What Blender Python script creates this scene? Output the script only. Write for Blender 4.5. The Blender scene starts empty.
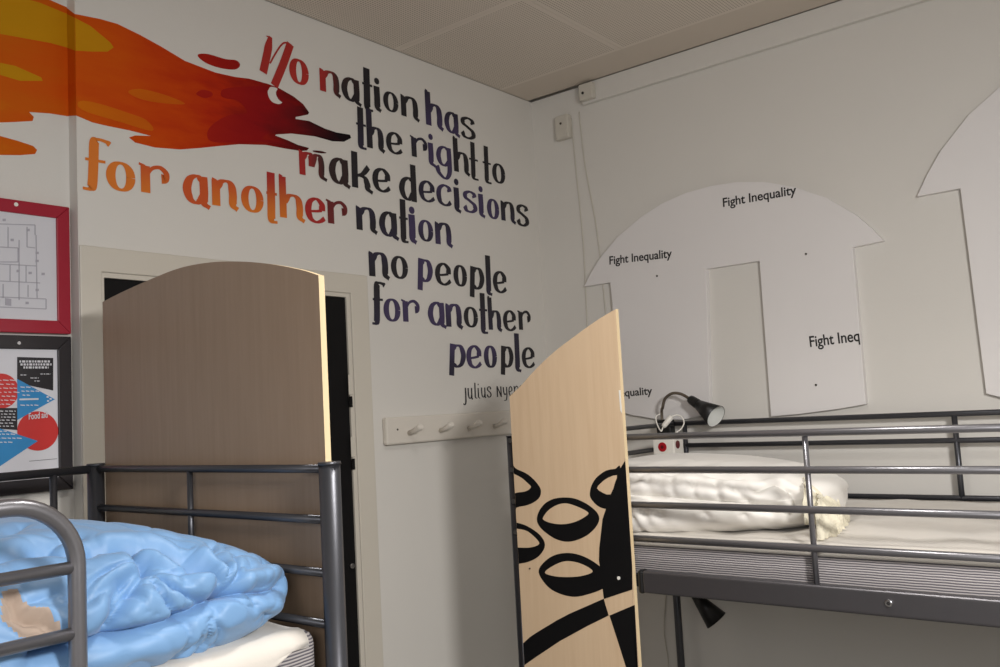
import bpy, bmesh, math, random
import numpy as np
from mathutils import Vector, Matrix
random.seed(4)
C = bpy.context.scene.collection
H = 1.70                      # height of the viewer's eye above the floor
WB, WR, CEIL = 2.20, 3.03, 3.0    # text wall (y), board wall (x), ceiling height
REC = 2.242                   # recessed left stretch of the text wall

# ------------------------------------------------------------------ camera
Y_, P_, R_, F_ = math.radians(38.866), math.radians(4.789), math.radians(-3.127), 892.88
fwd = np.array([math.cos(P_)*math.cos(Y_), math.cos(P_)*math.sin(Y_), math.sin(P_)])
r0 = np.array([math.sin(Y_), -math.cos(Y_), 0.0]); u0 = np.cross(r0, fwd)
cr, sr = math.cos(R_), math.sin(R_)
rgt = cr*r0 + sr*u0; upv = -sr*r0 + cr*u0
cam = bpy.data.cameras.new('camera'); co = bpy.data.objects.new('camera', cam); C.objects.link(co)
cam.sensor_width = 36; cam.lens = F_*36/1000; cam.clip_start = 0.02
co.matrix_world = Matrix(((rgt[0], upv[0], -fwd[0], 0), (rgt[1], upv[1], -fwd[1], 0), (rgt[2], upv[2], -fwd[2], H), (0, 0, 0, 1)))
bpy.context.scene.camera = co

def ray(px, py):
    d = fwd*F_ + rgt*(px-500) + upv*(333.5-py); return d/F_
def atX(px, py, X): d = ray(px, py); k = X/d[0]; return Vector((X, d[1]*k, d[2]*k+H))
def atY(px, py, Y): d = ray(px, py); k = Y/d[1]; return Vector((d[0]*k, Y, d[2]*k+H))
def atD(px, py, D): d = ray(px, py)*D; return Vector((d[0], d[1], d[2]+H))

# ------------------------------------------------------------------ materials
def lin(c):
    if isinstance(c, str): c = [int(c[i:i+2], 16)/255 for i in (0, 2, 4)]
    return tuple(((v/12.92) if v <= .04045 else ((v+.055)/1.055)**2.4) for v in c) + (1,)
def new_mat(name):
    m = bpy.data.materials.new(name); m.use_nodes = True
    nt = m.node_tree; return m, nt, nt.nodes['Principled BSDF']
def N(nt, t, **kw):
    n = nt.nodes.new(t)
    for k, v in kw.items(): setattr(n, k, v)
    return n
def mix(nt, fac, a, b):
    n = N(nt, 'ShaderNodeMix', data_type='RGBA')
    if isinstance(fac, float): n.inputs[0].default_value = fac
    else: nt.links.new(fac, n.inputs[0])
    for i, v in ((6, a), (7, b)):
        if isinstance(v, tuple): n.inputs[i].default_value = v
        else: nt.links.new(v, n.inputs[i])
    return n.outputs[2]
def coords(nt, scale=(1, 1, 1), rot=(0, 0, 0)):
    tc = N(nt, 'ShaderNodeTexCoord'); mp = N(nt, 'ShaderNodeMapping')
    mp.inputs['Scale'].default_value = scale; mp.inputs['Rotation'].default_value = rot
    nt.links.new(tc.outputs['Object'], mp.inputs[0]); return mp.outputs[0]
def noise(nt, vec, scale, detail=4, rough=.5):
    n = N(nt, 'ShaderNodeTexNoise'); n.inputs['Scale'].default_value = scale
    n.inputs['Detail'].default_value = detail; n.inputs['Roughness'].default_value = rough
    nt.links.new(vec, n.inputs['Vector']); return n.outputs['Fac']
def ramp(nt, fac, stops):
    n = N(nt, 'ShaderNodeValToRGB'); e = n.color_ramp.elements
    while len(e) < len(stops): e.new(.5)
    for el, (p, c) in zip(e, stops): el.position = p; el.color = c
    nt.links.new(fac, n.inputs[0]); return n.outputs[0]
def bump(nt, b, h, strength=.2, dist=.002):
    n = N(nt, 'ShaderNodeBump'); n.inputs['Strength'].default_value = strength; n.inputs['Distance'].default_value = dist
    nt.links.new(h, n.inputs['Height']); nt.links.new(n.outputs[0], b.inputs['Normal'])
def simple(name, col, rough=.5, metal=0., var=.06, scale=30, bmp=0., bscale=200, spec=.5, stretch=(1, 1, 1)):
    m, nt, b = new_mat(name); c = lin(col); v = coords(nt, stretch)
    f = noise(nt, v, scale)
    a = tuple(x*(1-var) for x in c[:3])+(1,); d = tuple(min(1, x*(1+var)) for x in c[:3])+(1,)
    nt.links.new(mix(nt, f, a, d), b.inputs['Base Color'])
    b.inputs['Roughness'].default_value = rough; b.inputs['Metallic'].default_value = metal
    b.inputs['Specular IOR Level'].default_value = spec
    if bmp: bump(nt, b, noise(nt, v, bscale, 3), bmp)
    return m
M = {}
M['wall'] = simple('white_wall_paint', 'D9D6D0', .75, var=.02, scale=3, bmp=.15, bscale=120)
M['ceil_plain'] = simple('ceiling_paint', 'D0C5B8', .85, var=.02, scale=6)
M['casing'] = simple('cream_gloss_paint', 'CFC9BD', .45, var=.03, scale=8, bmp=.05)
M['black_door'] = simple('black_door_paint', '0D0C0D', .7, var=.2, spec=.2)
M['floor'] = simple('grey_vinyl_floor', '6E6A64', .5, var=.1, scale=12)
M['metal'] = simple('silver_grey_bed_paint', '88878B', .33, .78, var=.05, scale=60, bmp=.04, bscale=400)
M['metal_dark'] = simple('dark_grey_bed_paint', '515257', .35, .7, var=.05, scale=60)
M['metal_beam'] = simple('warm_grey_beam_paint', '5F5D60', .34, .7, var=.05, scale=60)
M['chrome'] = simple('bolt_steel', 'C9C9CC', .22, 1.0, var=.03)
M['plastic_black'] = simple('black_plastic', '0F0F10', .42, var=.1)
M['plastic_white'] = simple('white_plastic', 'E9E6DE', .35, var=.02)
M['old_plastic'] = simple('aged_white_plastic', 'CCC7BC', .5, var=.04)
M['red'] = simple('red_plastic', 'A8101E', .35, var=.05)
M['darkred'] = simple('dark_red_plastic', '5E0A12', .4, var=.05)
M['board'] = simple('white_board_paint', 'E3E0DF', .6, var=.015, scale=5)
M['peg'] = simple('white_rack_paint', 'D8D2C8', .4, var=.02, scale=12)
M['ink'] = simple('black_ink', '1C1A1B', .6, var=.1)
M['black_paint'] = simple('black_panel_paint', '08080A', .55, var=.15, spec=.3)
M['ply_edge'] = simple('pale_ply_edge', 'E6CFA6', .6, var=.1, scale=80, stretch=(1, 1, .05))
M['inner_shade'] = simple('white_reflector_enamel', 'D6D8D4', .3, var=.02)
M['neck'] = simple('bronze_gooseneck', '6E655A', .35, .6, var=.05)
M['redframe'] = simple('dark_red_frame_lacquer', '9E1A30', .35, var=.04, scale=15)
M['blackframe'] = simple('black_frame_lacquer', '221E22', .35, var=.08)
M['paper'] = simple('white_poster_paper', 'D4D4DA', .3, var=.02)
M['paper_line'] = simple('grey_print', 'AAA8B2', .5, var=.05)
M['print_red'] = simple('red_print', 'C5302E', .35, var=.05)
M['print_blue'] = simple('blue_print', '2F86C0', .35, var=.06)
M['print_black'] = simple('black_print', '1D1B20', .35, var=.1)
M['screw'] = simple('dull_screw', '5B5650', .4, .8)

# perforated ceiling tiles
m, nt, b = new_mat('perforated_ceiling_tile')
tcc = N(nt, 'ShaderNodeTexCoord'); mp = N(nt, 'ShaderNodeMapping'); mp.inputs['Location'].default_value = (-2.22/.6+20, -2.22/.6+20, 0); mp.inputs['Scale'].default_value = (1/.6, 1/.6, 0)
nt.links.new(tcc.outputs['Object'], mp.inputs[0])
f6 = N(nt, 'ShaderNodeVectorMath', operation='FRACTION'); nt.links.new(mp.outputs[0], f6.inputs[0])
s6 = N(nt, 'ShaderNodeSeparateXYZ'); nt.links.new(f6.outputs[0], s6.inputs[0])
mk = []
for ax_ in (0, 1):
    c6_ = N(nt, 'ShaderNodeMath', operation='COMPARE'); nt.links.new(s6.outputs[ax_], c6_.inputs[0]); c6_.inputs[1].default_value = .5; c6_.inputs[2].default_value = .472; mk.append(c6_.outputs[0])
mm_ = N(nt, 'ShaderNodeMath', operation='MULTIPLY'); nt.links.new(mk[0], mm_.inputs[0]); nt.links.new(mk[1], mm_.inputs[1])
v = coords(nt, (1/.0105, 1/.0105, 0))
fr = N(nt, 'ShaderNodeVectorMath', operation='FRACTION'); nt.links.new(v, fr.inputs[0])
sb = N(nt, 'ShaderNodeVectorMath', operation='SUBTRACT'); nt.links.new(fr.outputs[0], sb.inputs[0]); sb.inputs[1].default_value = (.5, .5, 0)
ln = N(nt, 'ShaderNodeVectorMath', operation='LENGTH'); nt.links.new(sb.outputs[0], ln.inputs[0])
lt = N(nt, 'ShaderNodeMath', operation='LESS_THAN'); nt.links.new(ln.outputs['Value'], lt.inputs[0]); lt.inputs[1].default_value = .27
m2_ = N(nt, 'ShaderNodeMath', operation='MULTIPLY'); nt.links.new(lt.outputs[0], m2_.inputs[0]); nt.links.new(mm_.outputs[0], m2_.inputs[1])
nt.links.new(mix(nt, m2_.outputs[0], lin('DCD2C6'), lin('A79C8E')), b.inputs['Base Color']); b.inputs['Roughness'].default_value = .85
M['tile'] = m


def wood(name, c1, c2, rough=.45):
    m, nt, b = new_mat(name)
    v = coords(nt, (14, 14, .8)); f = noise(nt, v, 6, 6, .6)
    v2 = coords(nt, (2, 2, 1)); f2 = noise(nt, v2, 2.2, 3)
    a = ramp(nt, f, [(.3, lin(c1)), (.7, lin(c2))])
    nt.links.new(mix(nt, f2, a, tuple(x*.93 for x in lin(c2)[:3])+(1,)), b.inputs['Base Color'])
    b.inputs['Roughness'].default_value = rough; bump(nt, b, f, .05); return m
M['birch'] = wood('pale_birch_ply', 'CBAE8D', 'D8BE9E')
M['birch_shaded'] = wood('shaded_birch_ply', '8D7660', '9E8670')  # same birch, with the left end panel's shade put into the colour

# striped mattress ticking (stripes run level along the side)
def ticking(name, ax):
    m, nt, b = new_mat(name)
    w = N(nt, 'ShaderNodeTexWave', wave_type='BANDS', bands_direction='Z', wave_profile='SIN')
    tc = N(nt, 'ShaderNodeTexCoord'); nt.links.new(tc.outputs['Object'], w.inputs['Vector'])
    w.inputs['Scale'].default_value = 58; w.inputs['Distortion'].default_value = 2.2
    w.inputs['Detail Scale'].default_value = .35; w.inputs['Detail'].default_value = 2
    nt.links.new(ramp(nt, w.outputs['Fac'], [(.15, lin('5A575F')), (.75, lin('B5AFAD'))]), b.inputs['Base Color'])
    b.inputs['Roughness'].default_value = .85; bump(nt, b, w.outputs['Fac'], .4, .003); return m
M['ticking'] = ticking('striped_mattress_ticking', 0)

def cloth(name, c1, c2, rough, bs=60, sheen=.3, bstr=.12):
    m, nt, b = new_mat(name); v = coords(nt)
    f = noise(nt, v, 9, 4); nt.links.new(mix(nt, f, lin(c1), lin(c2)), b.inputs['Base Color'])
    b.inputs['Roughness'].default_value = rough; b.inputs['Sheen Weight'].default_value = sheen
    b.inputs['Sheen Roughness'].default_value = .4
    bump(nt, b, noise(nt, v, bs, 5), bstr, .004); return m
M['duvet'] = cloth('light_blue_satin_duvet', '7099C6', '7DA5CF', .5, 30, .15, .2)
M['lining'] = cloth('beige_duvet_lining', 'A08E80', 'B5A394', .9)
M['sheet'] = cloth('white_bed_sheet', 'CFC9C0', 'D9D3CA', .85, 120, .2, .06)
M['pillow'] = cloth('white_pillow_cotton', 'E4E0DA', 'EBE8E2', .85, 35, .2, .15)
M['ruffle'] = cloth('cream_ruffled_cotton', 'D8D0B8', 'E8E2CE', .9, 160, .1, .8)

m, nt, b = new_mat('painted_lettering')
at = N(nt, 'ShaderNodeAttribute', attribute_name='paint'); nt.links.new(at.outputs['Color'], b.inputs['Base Color'])
b.inputs['Roughness'].default_value = .55; M['letter'] = m
def flame_mat(name, stops, ny=.5):
    m, nt, b = new_mat(name)
    tc = N(nt, 'ShaderNodeTexCoord'); sx = N(nt, 'ShaderNodeSeparateXYZ'); nt.links.new(tc.outputs['Object'], sx.inputs[0])
    mp = N(nt, 'ShaderNodeMapping'); mp.inputs['Scale'].default_value = (2.2, 1, 9); mp.inputs['Rotation'].default_value = (0, .22, 0)
    nt.links.new(tc.outputs['Object'], mp.inputs[0]); f = noise(nt, mp.outputs[0], 2.2, 5, .6)
    a = N(nt, 'ShaderNodeMath', operation='MULTIPLY_ADD'); nt.links.new(f, a.inputs[0]); a.inputs[1].default_value = ny
    s = N(nt, 'ShaderNodeMath', operation='MULTIPLY_ADD'); nt.links.new(sx.outputs[0], s.inputs[0]); s.inputs[1].default_value = 1/1.3; s.inputs[2].default_value = -.65/1.3-ny*.5
    nt.links.new(s.outputs[0], a.inputs[2])
    nt.links.new(ramp(nt, a.outputs[0], stops), b.inputs['Base Color']); b.inputs['Roughness'].default_value = .6; b.inputs['Specular IOR Level'].default_value = .12; return m
M['flame'] = flame_mat('flame_paint', [(.0, lin('CC7A08')), (.18, lin('C85C08')), (.34, lin('CB5208')), (.50, lin('C44208')), (.64, lin('B42A0A')), (.78, lin('821010')), (.92, lin('3A0C10')), (1., lin('120A10'))], .42)
M['flame_yellow'] = flame_mat('yellow_flame_paint', [(0, lin('BD8A0E')), (.3, lin('C48A0C')), (.6, lin('B87A0E')), (1, lin('B8700E'))], .3)
M['flame_red'] = flame_mat('deep_red_flame_paint', [(0, lin('B8320F')), (.6, lin('A31E12')), (.75, lin('8E1014')), (.9, lin('4A0E14')), (1, lin('180C12'))], .2)
M['flame_amber'] = flame_mat('amber_flame_paint', [(0, lin('CC7C0A')), (.3, lin('CE6C0A')), (.6, lin('C4540C')), (1, lin('C04A0C'))], .3)

# ------------------------------------------------------------------ builders
def link(name, me, mats, parent=None, smooth=False):
    o = bpy.data.objects.new(name, me); C.objects.link(o)
    for mm in (mats if isinstance(mats, (list, tuple)) else [mats]): me.materials.append(M[mm] if isinstance(mm, str) else mm)
    if smooth:
        for p in me.polygons: p.use_smooth = True
    if parent: o.parent = parent; o.matrix_parent_inverse = parent.matrix_world.inverted()
    return o
def obj(name, bm, mats, parent=None, smooth=False, bevel=0, seg=2):
    me = bpy.data.meshes.new(name); bmesh.ops.recalc_face_normals(bm, faces=bm.faces[:]); bm.to_mesh(me); bm.free()
    o = link(name, me, mats, parent, smooth)
    if bevel:
        md = o.modifiers.new('bevel', 'BEVEL'); md.width = bevel; md.segments = seg; md.limit_method = 'ANGLE'
    return o
def thing(name, label, cat, loc=(0, 0, 0), group=None, kind=None):
    o = bpy.data.objects.new(name, None); C.objects.link(o); o.location = loc; o.matrix_world = Matrix.Translation(loc)
    tag(o, label, cat, group, kind); return o
def tag(o, label, cat, group=None, kind=None):
    if label: o['label'] = label
    if cat: o['category'] = cat
    if group: o['group'] = group
    if kind: o['kind'] = kind
    return o
def box(bm, a, b_, mat=0):
    a = Vector(a); b_ = Vector(b_)
    vs = [bm.verts.new((x, y, z)) for x in (a.x, b_.x) for y in (a.y, b_.y) for z in (a.z, b_.z)]
    for f in ((0, 1, 3, 2), (4, 6, 7, 5), (0, 4, 5, 1), (2, 3, 7, 6), (0, 2, 6, 4), (1, 5, 7, 3)):
        fa = bm.faces.new([vs[i] for i in f]); fa.material_index = mat
def frame_of(d):
    d = d.normalized(); a = Vector((0, 0, 1)) if abs(d.z) < .9 else Vector((1, 0, 0))
    s = d.cross(a).normalized(); return s, s.cross(d).normalized()
def tube(bm, pts, r, n=14, cap=True, radii=None):
    pts = [Vector(p) for p in pts]; rings = []; s = None
    for i, p in enumerate(pts):
        d = (pts[min(i+1, len(pts)-1)]-pts[max(i-1, 0)]).normalized()
        if s is None: s, t = frame_of(d)
        else:
            s = (s-d*s.dot(d)).normalized(); t = s.cross(d).normalized()
        rr = radii[i] if radii else r
        rings.append([bm.verts.new(p+(s*math.cos(k*2*math.pi/n)+t*math.sin(k*2*math.pi/n))*rr) for k in range(n)])
    for A, B in zip(rings, rings[1:]):
        for k in range(n):
            f = bm.faces.new((A[k], A[(k+1) % n], B[(k+1) % n], B[k])); f.smooth = True
    if cap: bm.faces.new(rings[0][::-1]); bm.faces.new(rings[-1])
    return rings
def smooth_path(pts, k=8):
    pts = [Vector(p) for p in pts]; out = []
    P = [pts[0]*2-pts[1]]+pts+[pts[-1]*2-pts[-2]]
    for i in range(1, len(P)-2):
        for j in range(k):
            t = j/k; a, b_, c, d = P[i-1], P[i], P[i+1], P[i+2]
            out.append(.5*((2*b_)+(c-a)*t+(2*a-5*b_+4*c-d)*t*t+(-a+3*b_-3*c+d)*t**3))
    out.append(pts[-1]); return out
def part_tube(name, pts, r, mat, parent, n=14, k=0):
    bm = bmesh.new(); tube(bm, smooth_path(pts, k) if k else pts, r, n); return obj(name, bm, mat, parent)
def prism(bm, pts, off, mat=0, side=None):
    off = Vector(off); a = [bm.verts.new(p) for p in pts]; b_ = [bm.verts.new(Vector(p)+off) for p in pts]
    f = bm.faces.new(a); f.material_index = mat; f = bm.faces.new(b_[::-1]); f.material_index = mat
    for i in range(len(a)):
        j = (i+1) % len(a); f = bm.faces.new((a[j], a[i], b_[i], b_[j])); f.material_index = mat if side is None else side
def part_box(name, a, b_, mat, parent, bevel=0):
    bm = bmesh.new(); box(bm, a, b_); return obj(name, bm, mat, parent, bevel=bevel)
def cyl_part(name, c, d, r, mat, parent, n=20, bevel=0):
    bm = bmesh.new(); c = Vector(c); tube(bm, [c, c+Vector(d)], r, n); return obj(name, bm, mat, parent, bevel=bevel)
def struct(name, bm, mats, bevel=0):
    o = obj(name, bm, mats, bevel=bevel); o['kind'] = 'structure'; return o

# ------------------------------------------------------------------ room shell
DX0, DX1, DZ = 1.122, 1.957, H+.402
bm = bmesh.new()
box(bm, (1.065, WB, DZ), (WR+.15, WB+.2, CEIL)); box(bm, (1.065, WB, 0), (DX0, WB+.2, DZ)); box(bm, (DX1, WB, 0), (WR+.15, WB+.2, DZ))
box(bm, (-1.3, REC, 0), (1.065, WB+.2, CEIL)); struct('wall_back', bm, 'wall')
bm = bmesh.new(); box(bm, (WR, -2.6, 0), (WR+.15, WB, CEIL)); struct('wall_right', bm, 'wall')
wy0, wy1, wz0, wz1 = -1.25, .15, 1.6, 2.6
bm = bmesh.new()
box(bm, (-1.3, -2.6, 0), (-1.15, wy0, CEIL)); box(bm, (-1.3, wy1, 0), (-1.15, REC, CEIL))
box(bm, (-1.3, wy0, 0), (-1.15, wy1, wz0)); box(bm, (-1.3, wy0, wz1), (-1.15, wy1, CEIL)); struct('wall_left', bm, 'wall')
bm = bmesh.new(); box(bm, (-1.15, -2.6, 0), (WR, -2.45, CEIL)); struct('wall_front', bm, 'wall')
bm = bmesh.new(); box(bm, (-1.3, -2.6, -.1), (WR+.15, WB+1.2, 0)); struct('floor', bm, 'floor')
bm = bmesh.new()
x = 2.22-.6*6
xs = [2.22+.6*k for k in range(-6, 1)]+[2.82]; ys = [2.22-.6*k for k in range(8, -1, -1)]
for i in range(len(xs)-1):
    for j in range(len(ys)-1):
        g = .0007
        box(bm, (max(xs[i], -1.15)+g, ys[j]+g, CEIL), (xs[i+1]-g, min(ys[j+1], WB-.003)-g, CEIL+.02), 0)
box(bm, (2.82, -2.45, CEIL+.0005), (WR-.026, WB-.003, CEIL+.02), 1)
box(bm, (-1.3, -2.6, CEIL+.02), (WR+.15, WB+.2, CEIL+.1), 1)
struct('ceiling', bm, ['tile', 'ceil_plain'])
bm = bmesh.new(); box(bm, (WR-.022, -2.45, H+1.214), (WR, 1.93, CEIL)); struct('trim_1', bm, 'wall', bevel=.003)
# doorway
door = bpy.data.objects.new('door_1', None); C.objects.link(door); door['kind'] = 'structure'
bm = bmesh.new()
yo = WB-.006
prism(bm, [(1.066, yo, 0), (1.066, yo, H+.466), (2.033, yo, H+.466), (2.033, yo, 0), (DX1, yo, 0), (DX1, yo, DZ), (DX0, yo, DZ), (DX0, yo, 0)], (0, .0055, 0))
obj('door_casing', bm, 'casing', door, bevel=.003)
bm = bmesh.new()
yj = WB-.0015
prism(bm, [(DX0, yj, 0), (DX0, yj, DZ), (DX1, yj, DZ), (DX1, yj, 0), (DX1-.016, yj, 0), (DX1-.016, yj, DZ-.014), (DX0+.008, yj, DZ-.014), (DX0+.008, yj, 0)], (0, .12, 0))
obj('door_jamb', bm, 'casing', door, bevel=.002)
part_box('door_leaf', (DX0+.009, WB+.004, .005), (DX1-.017, WB+.044, DZ-.015), 'black_door', door, .002)
for zz in (H+.115, H-.085, H-.9):
    bm = bmesh.new(); box(bm, (DX1-.024, WB-.0055, zz-.045), (DX1-.006, WB-.001, zz+.02)); hp = obj('hinge', bm, 'casing', door, bevel=.002)
    bm = bmesh.new(); box(bm, (DX1-.022, WB-.004, zz-.085), (DX1-.010, WB-.0013, zz-.05)); obj('hinge_recess', bm, 'black_door', door)
cyl_part('latch', (DX1-.04, WB+.004, H-.47), (0, -.012, 0), .008, 'chrome', door)
# unseen window behind the viewer, added to carry the fill light
win = bpy.data.objects.new('fill_window_1', None); C.objects.link(win); win['kind'] = 'structure'
bm = bmesh.new()
for a, b_ in (((wy0, wz0), (wy1, wz0+.06)), ((wy0, wz1-.06), (wy1, wz1)), ((wy0, wz0), (wy0+.06, wz1)), ((wy1-.06, wz0), (wy1, wz1)), ((-.58, wz0), (-.52, wz1))):
    box(bm, (-1.25, a[0], a[1]), (-1.2, b_[0], b_[1]))
obj('fill_window_frame', bm, 'casing', win)

# ------------------------------------------------------------------ flame painting
def decal(bm, poly, fn, off=0., k=5, mat=0, th=.0006, n=(0, -1, 0), post=None):
    nv = Vector(n); pts = [fn(*p) for p in poly]
    if k:
        P = pts[-1:]+pts+pts[:2]; out = []
        for i in range(1, len(P)-2):
            for j in range(k):
                t = j/k; a, b_, c, d = P[i-1], P[i], P[i+1], P[i+2]
                out.append(.5*((2*b_)+(c-a)*t+(2*a-5*b_+4*c-d)*t*t+(-a+3*b_-3*c+d)*t**3))
        pts = out
    if post:
        for p in pts: post(p)
    prism(bm, [p+nv*(off+th) for p in pts], -nv*th, mat)
def main(x, y):
    p = atY(x, y, WB)
    if 76.5 < x < 78.2: p.x = 1.0650
    return p
leftw = lambda x, y: atY(x, y, REC)
fl = thing('flame_mural', 'orange and red flame painted across the white wall, left of the quotation', 'mural', (1.3, WB, 2.6))
body = [(78, 15), (100, 19), (117.5, 24), (140, 35), (160, 46), (185, 61), (215, 72.5), (235, 77), (248.7, 78.6), (268, 84), (278, 87.7), (293.5, 96.5), (303, 104), (309, 112.5), (308, 114.5), (301, 116), (295.5, 117), (295.5, 119), (309, 121), (324.7, 128.6), (336.4, 132.5), (350, 134.8), (351, 138), (344, 141.7), (332.5, 141.3), (315, 136.4), (291.6, 133.5), (276, 134.5), (275, 135.5), (287.7, 140.3), (298, 145), (309, 148), (307, 150.5), (301, 151), (287.7, 149), (266, 145), (239, 144.2), (219.5, 146), (200, 148), (180, 149.5), (155, 147.5), (135, 142.5), (129, 137.5), (135, 135.5), (151, 136), (130, 130.5), (107.5, 126), (92.5, 122.5), (78, 116)]
bm = bmesh.new(); decal(bm, body, main, 0, 0); obj('flame_body', bm, 'flame', fl)
bm = bmesh.new(); decal(bm, [(-60, -45), (0, -18), (50, 0), (66, 7), (70.2, 9), (70.2, 116.5), (66, 116), (50, 113.5), (29, 112), (33.7, 117), (32.5, 121), (15, 122), (0, 122.5), (-60, 128)], leftw, 0, 0); obj('flame_body', bm, 'flame', fl)
# the paint wraps the small step in the wall
bm = bmesh.new(); p1, p2 = main(78, 15), main(78, 116); q1, q2 = leftw(70.3, 9), leftw(70.3, 116.3)
prism(bm, [(1.0645, WB-.0002, p1.z), (1.0645, WB-.0002, p2.z), (1.0645, REC, q2.z), (1.0645, REC, q1.z)], (.0004, 0, 0)); obj('flame_step', bm, 'flame', fl)
bm = bmesh.new(); decal(bm, [(-60, 122), (0, 136), (18, 141), (33, 146), (37, 150), (35, 154), (20, 155.2), (0, 155), (-60, 150)], leftw, 0, 0); obj('flame_tongue', bm, 'flame', fl)
bm = bmesh.new(); decal(bm, [(197.5, 55), (207.5, 54), (225, 59), (236, 60.3), (240, 65), (235, 69.5), (220, 68), (205, 62.5)], main, 0, 4); obj('flame_tongue', bm, 'flame_red', fl)
bm = bmesh.new(); decal(bm, [(313, 150.5), (321, 151), (326.6, 153), (321, 153.3), (314, 152)], main, 0, 3); obj('flame_tongue', bm, 'flame_red', fl)
bm = bmesh.new()
decal(bm, [(78, 19), (90, 26), (110, 42.5), (113.5, 47.5), (107.5, 51.7), (92, 51.7), (78, 51.5)], main, .0006, 0)
decal(bm, [(-60, -30), (0, -8), (40, 3), (62, 12), (70.2, 15), (70.2, 48.5), (50, 43), (0, 34), (-60, 22)], leftw, .0006, 0)
decal(bm, [(-60, 40), (0, 63), (15, 66), (41, 77.5), (42.5, 81), (20, 81), (0, 75), (-60, 62)], leftw, .0006, 0)
prism(bm, [(1.0639, WB-.0004, main(78, 19).z), (1.0639, WB-.0004, main(78, 51.5).z), (1.0639, REC, leftw(70.3, 48.5).z), (1.0639, REC, leftw(70.3, 15).z)], (.0004, 0, 0))
obj('yellow_streak', bm, 'flame_yellow', fl)
bm = bmesh.new()
decal(bm, [(220.5, 93), (226, 88.5), (249, 86.5), (268, 88), (292, 104), (304, 113.5), (294, 116.5), (294, 119.5), (310, 124), (330, 133.5), (348, 135.8), (340, 140.3), (316, 135), (292, 131.5), (272, 132.5), (262, 139), (280, 141), (299, 147.5), (266, 142), (247, 142.5), (214, 142), (207, 135), (212, 125), (228, 115.5), (247, 113), (238, 101), (224, 98)], main, .0006, 4)
decal(bm, [(196, 94), (202, 90), (211, 92), (212, 96), (204, 98)], main, .0006, 4)
obj('deep_red_streak', bm, 'flame_red', fl)
bm = bmesh.new()
decal(bm, [(128, 92), (140, 89), (165, 95), (185, 104), (160, 103), (140, 99)], main, .0006, 4)
decal(bm, [(80, 101), (100, 104), (125, 112), (146, 120), (152, 131), (120, 122), (82, 110)], main, .0006, 4)
obj('amber_streak', bm, 'flame_amber', fl)
bm = bmesh.new(); decal(bm, [(270.5, 87), (268.5, 89.5), (267.4, 92), (268.7, 97.5), (272, 102), (278, 104.2), (281.8, 102.7), (278.5, 100), (276, 95.5), (275.6, 92), (277, 88.6)], main, .0012, 3)
obj('white_curl', bm, 'wall', fl)

# ------------------------------------------------------------------ painted quotation
def ribbon(bm, layer, pts, wf, colf, y=WB, off=.0012, k=7):
    """pts: list of (x, z) wall points; wf(direction angle)->width; flat painted stroke"""
    P = smooth_path([Vector((p[0], 0, p[1])) for p in pts], k) if len(pts) > 2 else [Vector((p[0], 0, p[1])) for p in pts]
    L = []
    for i, p in enumerate(P):
        d = (P[min(i+1, len(P)-1)]-P[max(i-1, 0)])
        if d.length < 1e-7: continue
        d.normalize(); nrm = Vector((-d.z, 0, d.x)); w = wf(d, i/(len(P)-1))*.5
        L.append((p+nrm*w, p-nrm*w))
    vs = [(bm.verts.new((a.x, y-off, a.z)), bm.verts.new((b_.x, y-off, b_.z))) for a, b_ in L]
    for A, B in zip(vs, vs[1:]):
        try: f = bm.faces.new((A[0], A[1], B[1], B[0]))
        except ValueError: continue
        for lp in f.loops: lp[layer] = colf(lp.vert.co.z, lp.vert.co.x)
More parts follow.
